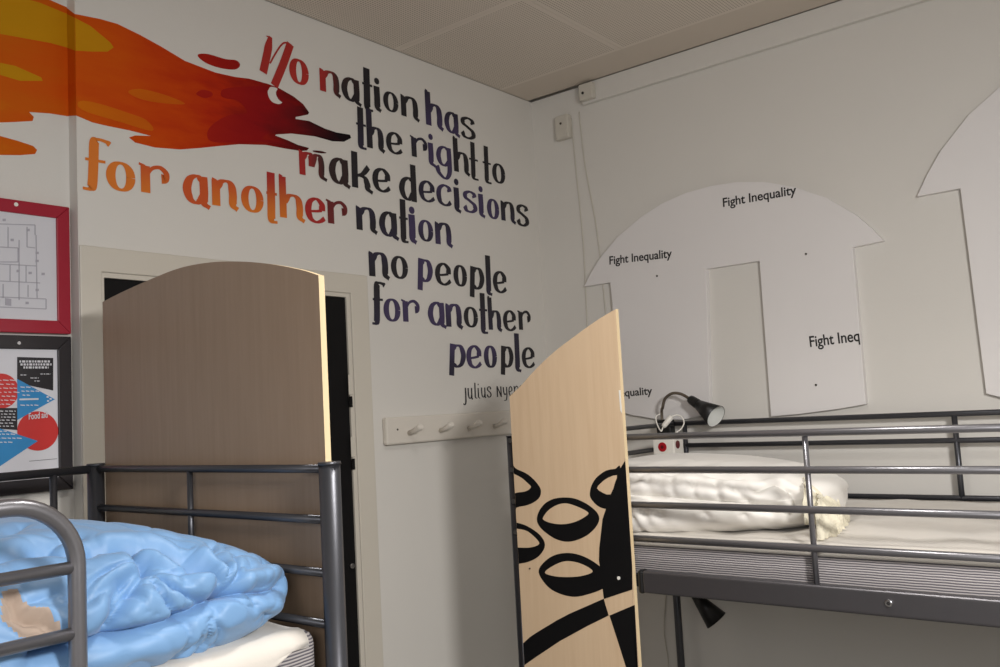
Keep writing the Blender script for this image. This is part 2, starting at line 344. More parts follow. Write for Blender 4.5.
G = {   # strokes in a box: u 0..1 across, v 0 baseline .. 1 x-height; 'T' = letter's own top, 'D' = its descent
 'o': ['o'],
 'n': [[(-.02, .99), (.16, .93)], [(.13, .95), (.13, 0)], [(.2, .72), (.38, .93), (.62, .97), (.78, .82), (.83, .5), (.83, .12), (1.02, -.04)]],
 'm': [[(-.02, 1.0), (.1, .95)], [(.1, .97), (.1, 0)], [(.14, .72), (.26, .92), (.4, .93), (.45, .72), (.45, .42)], [(.47, .5), (.6, .9), (.76, .92), (.83, .6), (.83, .12), (1.02, -.04)]],
 'a': [[(.72, .86), (.5, 1.), (.22, .85), (.09, .5), (.2, .16), (.42, .02), (.6, .1), (.76, .3)], [(.78, 1.02), (.8, .5), (.8, .06), (1.03, -.1)]],
 'e': [[(.12, .42), (.5, .46), (.85, .52)], [(.86, .52), (.84, .8), (.55, 1.0), (.22, .85), (.09, .5), (.2, .14), (.48, -.01), (.75, .05), (.98, .2)]],
 'c': [[(.92, .72), (.84, .92), (.52, 1.0), (.2, .82), (.09, .5), (.2, .14), (.5, 0), (.78, .05), (.98, .2)]],
 's': [[(.88, .75), (.8, .93), (.5, 1.0), (.2, .88), (.2, .68), (.5, .54), (.82, .38), (.88, .16), (.6, 0), (.25, .03), (.08, .24)]],
 'r': [[(-.02, .99), (.2, .93)], [(.2, .95), (.2, 0)], [(.28, .68), (.45, .9), (.72, .97), (.93, .8), (.9, .6), (.76, .58)]],
 'i': [[(.32, 1.), (.36, .5), (.38, .08), (.95, -.06)], 'dot'],
 't': [[(.48, 'T'), (.44, .6), (.42, .12), (.58, -.02), (.98, -.03)], [(0, 1.), (1., 1.)]],
 'l': [[(.5, 'T'), (.45, .5), (.45, .08), (1.0, -.03)]],
 'h': [[(-.02, 'T'), (.12, 'T-')], [(.12, 'T-'), (.12, 0)], [(.2, .68), (.38, .93), (.62, .97), (.78, .82), (.83, .5), (.83, .12), (1.02, -.04)]],
 'k': [[(.14, 'T'), (.12, 0)], [(.86, 1.), (.55, .66), (.2, .52)], [(.28, .56), (.62, .5), (.76, .25), (.8, .04), (1.03, -.1)]],
 'd': [[(.72, .9), (.5, .98), (.22, .82), (.09, .48), (.2, .16), (.42, .02), (.6, .1), (.76, .3)], [(.83, 'T'), (.83, -.04)]],
 'p': [[(.26, 1.05), (.2, .4), (.12, 'D')], [(.3, .82), (.5, .97), (.76, .9), (.9, .52), (.76, .14), (.5, .0), (.3, .1)]],
 'f': [[(.98, .86, 'F'), (.84, .97, 'F'), (.55, 1., 'F'), (.4, .85, 'F'), (.36, 1.), (.3, .15), (.2, -.02), (-.05, -.03)], [(.05, 1.), (.8, 1.)]],
 'g': [[(.76, .9), (.5, 1.), (.22, .86), (.09, .52), (.2, .18), (.42, .05), (.62, .12), (.8, .3)], [(.82, 1.02), (.84, .3), (.8, -.3), (.5, -.62), (.1, -.4), (-.05, -.05)]],
 'j': [[(.7, 1.), (.7, .2), (.65, -.3), (.4, -.5), (0, -.42)]],
 'u': [[(.12, 1.), (.12, .35), (.3, .02), (.6, .05), (.78, .35)], [(.8, 1.), (.8, 0), (1., -.05)]],
 'y': [[(.12, 1.), (.15, .5), (.35, .2), (.62, .3)], [(.8, 1.), (.78, .1), (.6, -.35), (.15, -.4)]],
 'N': [[(.1, 1.1), (.1, -.05)], [(.1, 1.05), (.5, .5), (.8, .0)], [(.82, 1.05), (.82, -.05)]],
}
OR, RO, RD, DR, BR, BK, PU, IN = 'D9761E', 'C9511A', 'A8201E', '6A1A1C', '2A1618', '18141C', '3C3056', '221C34'
WORDS = [
 ('n', [('n', 320.5, 339.7, 71.8, 93.5, RD, BR), ('a', 343, 360.3, 79.3, 101, BR, BK), ('t', 363, 373, 85, 109, BK, BK, 68.8), ('i', 375.5, 381, 87, 109.5, BK, BK, 81.8), ('o', 384, 398, 92.8, 111.5, BK, BK), ('n', 401.7, 418.5, 97.5, 118, BK, BK)]),
 ('h', [('h', 426.8, 442.5, 105, 127, IN, PU, 93), ('a', 445.8, 459, 113.5, 133, IN, PU), ('s', 461.3, 474.8, 118.5, 138, BK, BK)]),
 ('t', [('t', 356.8, 366.5, 125, 147.3, BK, IN, 107.8), ('h', 368, 383.8, 128, 149.5, IN, BK, 110), ('e', 387.5, 402, 133.5, 153, BK, BK)]),
 ('r', [('r', 411, 427, 138, 158, IN, BK), ('i', 429, 435.5, 143.5, 164.5, PU, PU, 137.5), ('g', 437.5, 451.7, 147.5, 166.5, PU, PU), ('h', 454.7, 469, 153, 173, BK, BK, 139), ('t', 469.8, 478.5, 160, 178.5, BK, BK, 142.8)]),
 ('t', [('t', 483.5, 491.5, 163.5, 182, BK, BK, 146.8), ('o', 493, 505, 164.5, 183, BK, BK)]),
 ('m', [('m', 299.8, 326, 153.5, 177, RD, BR), ('a', 330.8, 349, 159.5, 183.5, BR, BR), ('k', 352.7, 371.7, 166, 189, BK, BK, 153.5), ('e', 374, 390, 169.5, 191, BK, BK)]),
 ('d', [('d', 400.7, 416.7, 178, 200, BK, BK, 164), ('e', 420, 434.5, 181.8, 201, IN, IN), ('c', 437.8, 451, 185.5, 205, PU, IN), ('i', 455, 461, 188, 210.5, IN, IN, 182.5), ('s', 463.8, 476.5, 192, 211.8, PU, PU), ('i', 479.5, 485, 194.5, 215.5, PU, PU, 189.7), ('o', 487.8, 499, 199.8, 218.5, PU, PU), ('n', 501.7, 515, 202.5, 221.5, BK, IN), ('s', 517.3, 528.3, 205.8, 225.3, BK, BK)]),
 ('f', [('f', 84, 111, 161, 189.5, OR, OR, 139.5), ('o', 107, 134.5, 162.8, 190.5, OR, OR), ('r', 139.8, 168.3, 166, 194, RO, OR)]),
 ('a', [('a', 185, 208.8, 176.3, 203.5, RO, RO), ('n', 213, 237, 180.5, 207, RO, OR), ('o', 242, 263, 187, 211.8, RO, OR), ('t', 267, 277.5, 193.8, 221, RD, OR, 172.8), ('h', 280.5, 303.8, 195, 219, RD, OR, 177.3), ('e', 306.8, 324.8, 199, 221.8, RD, RD), ('r', 327, 346.8, 201.5, 224.5, DR, DR)]),
 ('n', [('n', 357, 376.3, 208, 231, IN, BK), ('a', 380.8, 397.8, 213, 236, BK, IN), ('t', 400, 408.5, 218.5, 241, BK, BK, 199.8), ('i', 410.5, 416.5, 215, 241, PU, PU, 210.7), ('o', 419, 433, 220.8, 241, PU, IN), ('n', 436, 451.8, 223.5, 245, IN, PU)]),
 ('n', [('n', 369.8, 388.5, 253, 277, IN, BK), ('o', 391.8, 407.7, 256.8, 278.3, BK, BK)]),
 ('p', [('p', 417.8, 432, 260, 281, PU, PU, 290.5), ('e', 436.5, 450.8, 264, 284.3, BK, BK), ('o', 454.3, 466.8, 265.8, 286, BK, BK), ('p', 469.8, 483.8, 268, 288.5, BK, BK, 297.5), ('l', 486.5, 492, 272, 294, BK, IN, 255.8), ('e', 494.3, 506.3, 272.3, 292, BK, BK)]),
 ('f', [('f', 372.8, 386.3, 299.7, 323, BK, IN, 283), ('o', 384.3, 400.2, 299.3, 321, PU, PU), ('r', 402.3, 419.3, 300.5, 322, PU, PU)]),
 ('a', [('a', 429.3, 445.5, 303, 325, PU, PU), ('n', 446.7, 462, 304.5, 327, PU, IN), ('o', 464.5, 477.8, 307.5, 327, BK, BK), ('t', 480, 488, 310.2, 332, BK, IN, 293.3), ('h', 489.3, 501.3, 311, 330, BK, IN, 297), ('e', 504.3, 515.8, 311.3, 330, BK, BK), ('r', 518.5, 530.5, 311.3, 330, BK, BK)]),
 ('p', [('p', 449, 465.4, 345, 366.6, PU, IN, 375.5), ('e', 467.8, 481.3, 346.3, 367.2, PU, PU), ('o', 484.7, 496.8, 346.3, 367.2, PU, IN), ('p', 500.9, 513, 347, 366.6, BK, BK, 374.7), ('l', 515.3, 521, 348, 370.5, IN, IN, 333.5), ('e', 523, 534.6, 348.3, 367, BK, BK)]),
 ('s', [('j', 462.8, 467, 387.8, 399, BK, BK), ('u', 467.8, 472.8, 388, 398.3, BK, BK), ('l', 473.8, 477, 388, 398, BK, BK, 382.8), ('i', 477.6, 480, 388, 397.8, BK, BK, 384.5), ('u', 481.3, 485.9, 387.5, 397, BK, BK), ('s', 486.9, 491.4, 386.8, 397, BK, BK)]),
 ('s', [('N', 496.8, 502, 387, 396.5, BK, BK), ('y', 503, 507.8, 387, 396.5, BK, BK), ('e', 508.7, 512.5, 386.5, 395.5, BK, BK), ('r', 513.7, 518.4, 386, 395, BK, BK), ('e', 519.4, 523.5, 385.5, 394.5, BK, BK), ('r', 524.6, 529, 385, 394, BK, BK), ('e', 530, 534, 384.5, 393.5, BK, BK)]),
]
quote = thing('painted_quotation', 'hand painted quotation in orange, red and dark purple letters on the white wall', 'mural', (2.2, WB, 2.1))
def letter_bm(bm, layer, L, thin=False):
    ch, xl, xr, yt, yb, ct, cb = L[:7]; ex = L[7] if len(L) > 7 else None
    xc = (xl+xr)/2
    X0, X1 = main(xl, yb).x, main(xr, yb).x
    zb, zt = main(xc, yb).z, main(xc, yt).z; hh = zt-zb; ww = X1-X0
    ze = main(xc, ex).z if ex is not None else zt
    T = (ze-zb)/hh
    thick = .345*hh if not thin else .19*hh
    thinw = .10*hh if not thin else .08*hh
    if ch == 'm' : thick *= .9
    inset = thick*.5/ww if not thin else 0
    A, B = lin(ct), lin(cb)
    ztop, zbot = max(ze, zt), zb
    def colf(z, x=0):
        if (ch in 'nm') and ct == RD: z = zbot+(ztop-zbot)*(1-(x-X0)/ww)
        t = min(1, max(0, (z-zbot)/(ztop-zbot))); t = t*t*(3-2*t)
        return tuple(A[i]*t+B[i]*(1-t) for i in range(3))+(1,)
    def V(p):
        u, v_ = p[0], p[1]
        if len(p) == 3: v_ = 1+(T-1)*v_ if v_ < .9 else T*(.94+.06*(v_-.9)/.1)
        elif v_ == 'T': v_ = T
        elif v_ == 'T-': v_ = T*.97
        elif v_ == 'D': v_ = T if ze < zb else -.42
        return (X0+ww*u, zb+hh*v_)
    wf = lambda d, t: thinw+(thick-thinw)*abs(d.z)**1.6
    for n_, s in enumerate(G[ch]):
        o_ = .0012+.00008*n_
        if s == 'o':
            pts = [V((.5+(.5-inset*.8)*math.cos(a), .5+.48*math.sin(a))) for a in [2*math.pi*i/28+.01 for i in range(29)]]
            ribbon(bm, layer, pts, lambda d, t: thinw+(thick-thinw)*abs(d.z)**2, colf, off=o_, k=2)
        elif s == 'dot':
            c = (X0+ww*.4, ze); r = thick*.42
            ribbon(bm, layer, [(c[0], c[1]+r), (c[0]+.0001, c[1]), (c[0], c[1]-r)], lambda d, t: 2*r*math.sqrt(max(0, 1-(2*t-1)**2))+.0005, colf, off=o_)
        else:
            serif = (len(s) == 2 and s[0][0] < 0)
            if ch == 'r' and n_ == 2:
                ribbon(bm, layer, [V(p) for p in s], lambda d, t: thinw*1.3+(thick*1.05-thinw)*max(0, t-.35)**1.0*1.3, colf, off=o_)
            else:
                ribbon(bm, layer, [V(p) for p in s], (lambda d, t: thinw*.9) if serif else wf, colf, off=o_)
for k, letters in WORDS:
    bm = bmesh.new(); ly = bm.loops.layers.float_color.new('paint')
    for L in letters: letter_bm(bm, ly, L, k == 's')
    me = bpy.data.meshes.new('word'); bm.to_mesh(me); bm.free()
    link('signature' if k == 's' else 'word', me, 'letter', quote)
# the first word: a slanted N whose leg runs into the flame
bm = bmesh.new(); ly = bm.loops.layers.float_color.new('paint')
pxr = lambda X, Y: (lambda p: (p.x, p.z))(main(250+X/6.667, 20+Y/6.667))
rc = lambda z, x=0: lin('A8221C')
kx = .0034
ribbon(bm, ly, [pxr(135, 112), pxr(110, 240), pxr(86, 350)], lambda d, t: (.013+.015*min(1, t*4)), rc)
ribbon(bm, ly, [pxr(108, 108), pxr(135, 116)], lambda d, t: .004, rc, off=.0013)
ribbon(bm, ly, [pxr(132, 290), pxr(165, 230), pxr(205, 170), pxr(235, 152), pxr(275, 168)], lambda d, t: .0055, rc, off=.00135)
ribbon(bm, ly, [pxr(268, 160), pxr(222, 290), pxr(160, 440)], lambda d, t: .0275, rc, off=.0014)
letter_bm(bm, ly, ('o', 290.2, 308.2, 60.2, 83.8, 'A8221C', 'B02A20'))
me = bpy.data.meshes.new('word'); bm.to_mesh(me); bm.free(); link('word', me, 'letter', quote)

# ------------------------------------------------------------------ coat rack
rk = thing('coat_rack', 'long white wooden peg rail screwed to the wall right of the doorway', 'coat rack', (2.45, WB, H-.07))
a, b_ = main(381.5, 418), main(383, 446)
x0 = a.x; z1 = H-.010; z0 = H-.102
bm = bmesh.new(); box(bm, (x0, WB-.022, z0), (2.93, WB-.0005, z1)); obj('backboard', bm, 'peg', rk, bevel=.006)
for i, px in enumerate((407, 438, 466.5, 492, 515)):
    p = main(px, 431); px_ = p.x-.012
    zc = H-.055
    bm = bmesh.new()
    tube(bm, [(px_, WB-.022, zc-.012), (px_-.001, WB-.055, zc-.004), (px_-.001, WB-.075, zc+.006), (px_-.001, WB-.083, zc+.01)], .01, 12, radii=[.009, .008, .0125, .009])
    obj('peg', bm, 'peg', rk)
cyl_part('screw', (main(393, 431.5).x, WB-.0215, H-.052), (0, -.002, 0), .0035, 'screw', rk, 10)

# ------------------------------------------------------------------ framed posters
def framed(name, label, x1, zb, zt, w, x0, fm, group=None):
    t = thing(name, label, 'framed picture', ((x0+x1)/2, REC, zb)); yf = REC-.02
    bm = bmesh.new()
    O = [(x0, yf, zb), (x1, yf, zb), (x1, yf, zt), (x0, yf, zt)]; I = [(x0+w, yf, zb+w), (x1-w, yf, zb+w), (x1-w, yf, zt-w), (x0+w, yf, zt-w)]
    for i in range(4):
        j = (i+1) % 4
        prism(bm, [O[i], O[j], I[j], I[i]], (0, .0195, 0))
    obj('frame', bm, fm, t, bevel=.002)
    bm = bmesh.new(); box(bm, (x0+w*.9, yf+.006, zb+w*.9), (x1-w*.9, yf+.014, zt-w*.9)); obj('poster', bm, 'paper', t)
    return t, yf+.006
X1 = atY(69.5, 207, REC-.02).x
pl, yp = framed('framed_floor_plan', 'white floor plan in a wide dark red frame on the left wall stretch', X1, atY(70, 334, REC-.02).z, atY(68, 207, REC-.02).z, .032, .45, 'redframe')
fp = lambda x, y: atY(x, y, yp)
bm = bmesh.new()
def seg(bm, pts, w, fn, off=.001, nrm=Vector((0, -1, 0)), mat=0):
    for a, b_ in zip(pts, pts[1:]):
        A, B = fn(*a), fn(*b_); d = (B-A).normalized(); s = d.cross(nrm)*w*.5
        prism(bm, [A+s+nrm*off, B+s+nrm*off, B-s+nrm*off, A-s+nrm*off], -nrm*.0004, mat)
for p in ([(0, 224), (35, 225), (35, 235)], [(0, 247), (18, 248), (18, 262), (0, 262)], [(-30, 222), (0, 224)], [(19, 240), (19, 300)], [(0, 264), (36, 266)], [(36, 235), (37, 298)], [(0, 281), (40, 283)], [(3, 284), (3, 298)], [(0, 297), (46, 299)], [(46, 299), (46, 309)], [(0, 307), (46, 309)], [(27, 227), (27, 247), (35, 248)], [(8, 227), (8, 247)], [(28, 285), (28, 297)], [(10, 265), (10, 281)], [(26, 266), (26, 282)], [(-30, 264), (0, 264)], [(-30, 300), (0, 300)], [(-20, 222), (-20, 306)]):
    seg(bm, p, .0022, fp)
for x, y in ((28, 230), (12, 240), (37, 253), (37, 261), (43, 274), (37, 290), (27, 303), (4, 220), (18, 271), (30, 273)):
    decal(bm, [(x-1.5, y-1.2), (x+1.5, y-1.2), (x+1.5, y+1.2), (x-1.5, y+1.2)], fp, .001, 0)
decal(bm, [(5, 298), (11, 299), (11, 306), (5, 305)], fp, .001, 0)
obj('plan_lines', bm, 'paper_line', pl)
cyl_part('screw', (atY(16, 204, REC-.02).x, REC-.0195, atY(16, 204.5, REC-.02).z), (0, -.002, 0), .005, 'plastic_white', pl, 10)

zt2 = atY(70, 336.5, REC-.02).z
ps, yp = framed('framed_poster', 'black framed poster with red circles and blue triangles, below the floor plan', X1, H-.14, zt2, .033, .45, 'blackframe')
fp = lambda x, y: atY(x, y, yp)
def disc(bm, cx, cy, rx, ry, fn, off, mat=0, n=36): decal(bm, [(cx+rx*math.cos(2*math.pi*i/n), cy+ry*math.sin(2*math.pi*i/n)) for i in range(n)], fn, off, 0, mat)
for cx_, cy_, rx_, ry_, of_ in ((1, 391, 17.5, 17.5, .0004), (37.5, 431, 20.5, 19.7, .0008)):
    bm = bmesh.new(); disc(bm, cx_, cy_, rx_, ry_, fp, of_); obj('red_circle', bm, 'print_red', ps)
for pg_ in ([(17, 379), (54.5, 399.3), (17, 420)], [(-14, 424), (37.5, 441), (0, 466), (-14, 474)]):
    bm = bmesh.new(); decal(bm, pg_, fp, .0012, 0); obj('blue_triangle', bm, 'print_blue', ps)
for pg_, of_ in (([(17, 357), (53, 358), (53, 390.5), (17, 383)], .0006), ([(-14, 408), (17, 408), (17, 430), (-14, 428)], .001)):
    bm = bmesh.new(); decal(bm, pg_, fp, of_, 0); obj('black_block', bm, 'print_black', ps)
bm = bmesh.new(); seg(bm, [(29, 461.2), (57, 458.7)], .001, fp); obj('printed_line', bm, 'print_black', ps)
bm = bmesh.new(); random.seed(8)
for y0, x0_, x1_ in ((361.5, 19, 50), (364.5, 20, 51), (367.5, 23, 48), (375, 20, 26), (378, 30, 38), (381, 34, 39), (374, 40, 50)):
    x = x0_
    while x < x1_:
        w = random.uniform(1.2, 3.2); seg(bm, [(x, y0), (min(x+w, x1_), y0+.1)], .005 if y0 < 370 else .002, fp, .0028); x += w+1
for y0 in range(380, 405, 4):
    x = -10
    while x < 15:
        w = random.uniform(2, 6); seg(bm, [(x, y0), (x+w, y0+.5)], .0018, fp, .0028); x += w+random.uniform(1, 3)
for y0 in range(411, 428, 3):
    x = -10
    while x < 14:
        w = random.uniform(1, 4); seg(bm, [(x, y0), (x+w, y0+.3)], .002, fp, .0028); x += w+random.uniform(1, 2)
for y0, x0_, x1_ in ((387, 20, 32), (391, 21, 38), (405, 20, 34), (395, 22, 30), (434, -8, 14), (438, -8, 20), (442, -8, 12), (431, -8, 6)):
    x = x0_
    while x < x1_:
        w = random.uniform(2, 5); seg(bm, [(x, y0), (x+w, y0+.4)], .0022, fp, .0028); x += w+1.4
seg(bm, [(19, 399.5), (38, 399)], .004, fp, .0028)
for q in ((47, 397), (50, 399), (47.5, 401)): decal(bm, [(q[0]-1, q[1]-.8), (q[0]+1, q[1]-.8), (q[0]+1, q[1]+.8), (q[0]-1, q[1]+.8)], fp, .0028, 0)
obj('white_print', bm, 'paper', ps)
def text_mesh(name, txt, origin, xdir, ydir, size, mat, parent, xscale=1, extr=.0004):
    cu = bpy.data.curves.new(name, 'FONT'); cu.body = txt; cu.size = size; cu.extrude = extr; cu.offset = size*.014
    tmp = bpy.data.objects.new(name, cu); C.objects.link(tmp)
    bpy.context.view_layer.update()
    me = bpy.data.meshes.new_from_object(tmp.evaluated_get(bpy.context.evaluated_depsgraph_get()))
    bpy.data.objects.remove(tmp)
    xd = Vector(xdir).normalized(); yd = Vector(ydir).normalized(); zd = xd.cross(yd)
    w = max(v.co.x for v in me.vertices)
    s = xscale/w if xscale != 1 else 1
    for v in me.vertices:
        c = v.co.copy(); v.co = Vector(origin)+xd*c.x*s+yd*c.y+zd*c.z
    me.materials.clear(); return link(name, me, mat, parent)
A = fp(28, 419.5); B = fp(47, 417.5)
text_mesh('poster_text', 'Food aid', A+Vector((0, -.0026, 0)), B-A, (0, 0, 1), .022, 'paper', ps, (B-A).length)
cyl_part('screw', (atY(19, 343, REC-.02).x, REC-.0195, atY(19, 343, REC-.02).z), (0, -.002, 0), .004, 'chrome', ps, 10)

# ------------------------------------------------------------------ arched boards on the right wall
def arch_board(label, dy, dz, legz, texts, nails, rise=1.0):
    t = thing('arched_board', label, 'wall board', (WR, 1.395+dy, H+.3+dz)); X = WR-.024
    cy = 1.395
    top = [( -.58, .471), (-.545, .520), (-.500, .572), (-.412, .645), (-.30, .706), (-.204, .742), (-.10, .763), (0, .769)]
    top = [(a_, .471+(b_-.471)*rise) for a_, b_ in top]
    top = top+[(-p[0], p[1]) for p in top[::-1][1:]]
    P = [(-.482, .465)]+top+[(.455, .472), (.440, legz+.006), (.40, legz-.008), (.29, legz-.028), (.18, legz-.034), (.070, legz-.016), (.043, .467), (-.161, .467), (-.158, legz-.034), (-.252, legz-.030), (-.388, legz-.018), (-.480, legz-.006)]
    # y runs away from the viewer; first coordinate is measured towards the corner
    bm = bmesh.new(); prism(bm, [(X, cy+dy+p[0], H+p[1]+dz) for p in P], (.0235, 0, 0))
    obj('board', bm, 'board', t, bevel=.0015)
    for (txt, pa, pb, w, cap) in texts:
        A = atX(*pa, X); B = atX(*pb, X); d = (B-A)
        text_mesh('lettering', txt, A+Vector((-.0006, 0, 0)), d, Vector((0, 0, 1)) - d.normalized()*d.normalized().z, cap, 'ink', t, d.length)
    for q in nails:
        p = atX(q[0], q[1], X); cyl_part('screw', p+Vector((.001, 0, 0)), (-.0025, 0, 0), .004, 'screw', t, 8)
    return t
arch_board('white arched wall board with the words Fight Inequality, above the bed lamp', 0, 0, -.045,
    [('Fight Inequality', (609, 264.5), (672, 257.2), 0, .046), ('Fight Inequality', (722.5, 207), (796.5, 194), 0, .046), ('Fight Ineq', (809.5, 347), (860, 340.8), 0, .052), ('Fight Inequality', (591, 399.2), (652.5, 394.2), 0, .042)],
    [(657, 276), (806, 254), (816, 385)])
arch_board('second white arched board at the right edge, hung higher than the lettered one', -1.272, .124, -.165, [], [], 1.28)

# ------------------------------------------------------------------ small electrical boxes and cables
sb = thing('junction_box', 'small upright white junction box in the wall corner below the ceiling', 'junction box', (WR, 2.04, H+1.15))
a = atX(556, 116, WR); b_ = atX(569, 142, WR)
part_box('box_body', (WR-.03, 2.0, H+1.095), (WR-.0005, 2.065, H+1.195), 'old_plastic', sb, .004)
cyl_part('box_screw', (WR-.03, 2.035, H+1.16), (-.002, 0, 0), .005, 'screw', sb, 10)
part_box('box_lid', (WR-.034, 2.006, H+1.10), (WR-.03, 2.059, H+1.135), 'old_plastic', sb, .001)
sb = thing('surface_socket', 'small white box with a dark dot, tucked against the ceiling trim', 'junction box', (WR, 1.92, H+1.26))
part_box('box_body', (WR-.05, 1.86, H+1.222), (WR-.0225, 1.925, H+1.288), 'old_plastic', sb, .004)
cyl_part('box_hole', (WR-.0495, 1.905, H+1.25), (-.002, 0, 0), .006, 'ink', sb, 10)
def cable(name, label, pts, r, mat, cat='cable'):
    bm = bmesh.new(); tube(bm, smooth_path(pts, 8), r, 8); o = obj(name, bm, mat); tag(o, label, cat); return o
wp = lambda x, y: atX(x, y, WR-.004)
cable('wall_cable', 'thin white cable down the corner wall, nearer the corner of the two', [wp(571, 118), wp(576, 170), wp(583, 240), wp(586, 300), wp(588, 340)], .0022, 'old_plastic')
cable('wall_cable', 'thin white cable down the corner wall, farther from the corner, bending to the board', [wp(579, 112), wp(585, 165), wp(596, 225), wp(603, 285), wp(608, 340)], .0022, 'old_plastic')
cable('wall_cable', 'thin pale cable hanging on the wall below the right bed frame', [wp(666, 590), wp(664, 630), wp(668, 660), wp(668, 690)], .0022, 'old_plastic')

# ------------------------------------------------------------------ left bed
BL = thing('left_bunk_bed', 'grey metal bunk bed on the left with a pale wood end panel', 'bed', (0, 1.6, 0))
RZ = [H-.087, H-.174, H-.264, H-.350]
YN, YF, XE, XS = 1.205, 2.02, 1.01, -1.05
for x, y in ((XE, YN), (XE, YF), (XS, YN), (XS, YF)):
    bm = bmesh.new(); tube(bm, [(x, y, 0), (x, y, H-.080)], .0185, 24); tube(bm, [(x, y, H-.080), (x, y, H-.075)], .0205, 24, radii=[.0205, .0195]); obj('post', bm, 'metal_dark', BL)
for z in RZ:
    part_tube('end_rail', [(XE, YN, z), (XE, YF, z)], .0075, 'metal_dark', BL)
    part_tube('end_rail', [(XS, YN, z), (XS, YF, z)], .0075, 'metal_dark', BL)
part_tube('end_upright', [(XE, 1.635, RZ[0]), (XE, 1.635, RZ[3])], .006, 'metal_dark', BL)
for z, r in ((RZ[0], .0095), (RZ[2], .008)):
    part_tube('back_rail', [(XS, YF, z), (XE, YF, z)], r, 'metal_dark', BL)
for x in (.915, .1, -.6): part_tube('back_upright', [(x, YF, RZ[0]), (x, YF, RZ[3]-.08)], .008, 'metal_dark', BL)
# guard loop with rounded end
gy = YN-.004; gx = .573; gr = .085; gz = H-.091
arc = [(gx-gr+gr*math.cos(a), gy, gz-gr+gr*math.sin(a)) for a in [math.pi/2*i/10 for i in range(11)]]
part_tube('guard_loop', [(gx, gy, H-.47), (gx, gy, H-.3)]+arc+[(XS, gy, gz)], .0115, 'metal', BL, 18)
for z in (H-.178, H-.263): part_tube('guard_bar', [(XS, gy, z), (gx-.002, gy, z)], .0085, 'metal', BL, 16)
for y in (YN, YF): part_box('side_beam', (XS, y-.014, H-.49), (XE, y+.014, H-.43), 'metal_dark', BL, .004)
for x in (XE, XS): part_box('end_beam', (x-.014, YN, H-.49), (x+.014, YF, H-.43), 'metal_dark', BL, .004)
bm = bmesh.new()
for i in range(16): box(bm, (XS+.06+i*.125, YN+.016, H-.485), (XS+.11+i*.125, YF-.016, H-.475))
obj('slat_base', bm, 'metal_dark', BL)
# arched end panel outside the end rails
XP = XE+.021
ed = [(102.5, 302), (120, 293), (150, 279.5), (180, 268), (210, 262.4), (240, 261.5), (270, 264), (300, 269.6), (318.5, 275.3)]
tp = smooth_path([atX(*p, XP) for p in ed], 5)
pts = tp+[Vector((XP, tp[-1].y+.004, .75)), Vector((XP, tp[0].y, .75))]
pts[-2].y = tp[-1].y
bm = bmesh.new(); prism(bm, pts, (.013, 0, 0), 0, 1); obj('end_panel', bm, ['birch_shaded', 'ply_edge'], BL)['label'] = 'pale birch plywood panel with an arched top'

# mattress + sheet
def rounded_slab(bm, a, b_, r=.03, seg=4):
    t = bmesh.new(); box(t, a, b_); bmesh.ops.bevel(t, geom=t.edges[:], offset=r, segments=seg, profile=.5, affect='EDGES')
    me = bpy.data.meshes.new('tmp'); t.to_mesh(me); t.free(); bm.from_mesh(me); bpy.data.meshes.remove(me)
bm = bmesh.new(); rounded_slab(bm, (XS+.03, YN+.022, H-.474), (XE-.017, YF-.03, H-.352), .024)
o = obj('mattress', bm, 'ticking', None, True); tag(o, 'striped mattress in the left bunk, its corner bare under the blue duvet', 'mattress')
bm = bmesh.new()
nx, ny = 60, 30; rows = []
zc = H-.3505; front = YN+.020
for i in range(nx+1):
    x = XS+.05+(XE-.045-(XS+.05))*i/nx; row = []
    drop = max(.002, min(.11, (.968-x)*.50)) if x < .968 else .002
    # far edge -> front edge -> hanging skirt
    for j in range(ny+1):
        t = j/ny; y = YF-.04+(front+.022-(YF-.04))*t; row.append((x, y, zc+.0025*math.sin(x*23+y*31)*(1 if j < ny else 0)))
    for j in range(1, 5):
        a = j/4*math.pi/2; row.append((x, front+.022-.026*math.sin(a), zc-.026*(1-math.cos(a))))
    for j in range(1, 5): row.append((x, front-.004, zc-.026-max(0, drop-.02)*j/4))
    rows.append([bm.verts.new(p) for p in row])
for A, B in zip(rows, rows[1:]):
    for j in range(len(A)-1):
        if A[j].co.x > .955 and j >= ny+2: continue
        bm.faces.new((A[j], A[j+1], B[j+1], B[j]))
o = obj('bed_sheet', bm, 'sheet', None, True); md = o.modifiers.new('thick', 'SOLIDIFY'); md.thickness = .003; md.offset = 1
tag(o, 'white sheet spread over the left striped mattress below the blue duvet', 'sheet')

# ------------------------------------------------------------------ soft lumps (duvet, pillow)
def cube_grid(n):
    """surface grid of a cube, returned as unit-cube points and faces"""
    idx = {}; V = []; F = []
    def vid(p):
        k = tuple(round(c*n) for c in p)
        if k not in idx: idx[k] = len(V); V.append(p)
        return idx[k]
    for ax in range(3):
        for sgn in (0, 1):
            for i in range(n):
                for j in range(n):
                    q = []
                    for (a, b_) in ((i, j), (i+1, j), (i+1, j+1), (i, j+1)):
                        p = [0, 0, 0]; p[ax] = sgn; p[(ax+1) % 3] = a/n; p[(ax+2) % 3] = b_/n; q.append(vid(tuple(p)))
                    F.append(q if sgn else q[::-1])
    return np.array(V)*2-1, F
def vnoise(P, seed, freq):
    rs = np.random.RandomState(seed); s = np.zeros(len(P))
    for k in range(7):
        d = rs.normal(size=3); d /= np.linalg.norm(d); f = freq*rs.uniform(.6, 1.7)
        s += np.sin(P@d*f+rs.uniform(0, 6.28)+1.3*np.sin(P@np.roll(d, 1)*f*.6+rs.uniform(0, 6.28)))
    return s/7
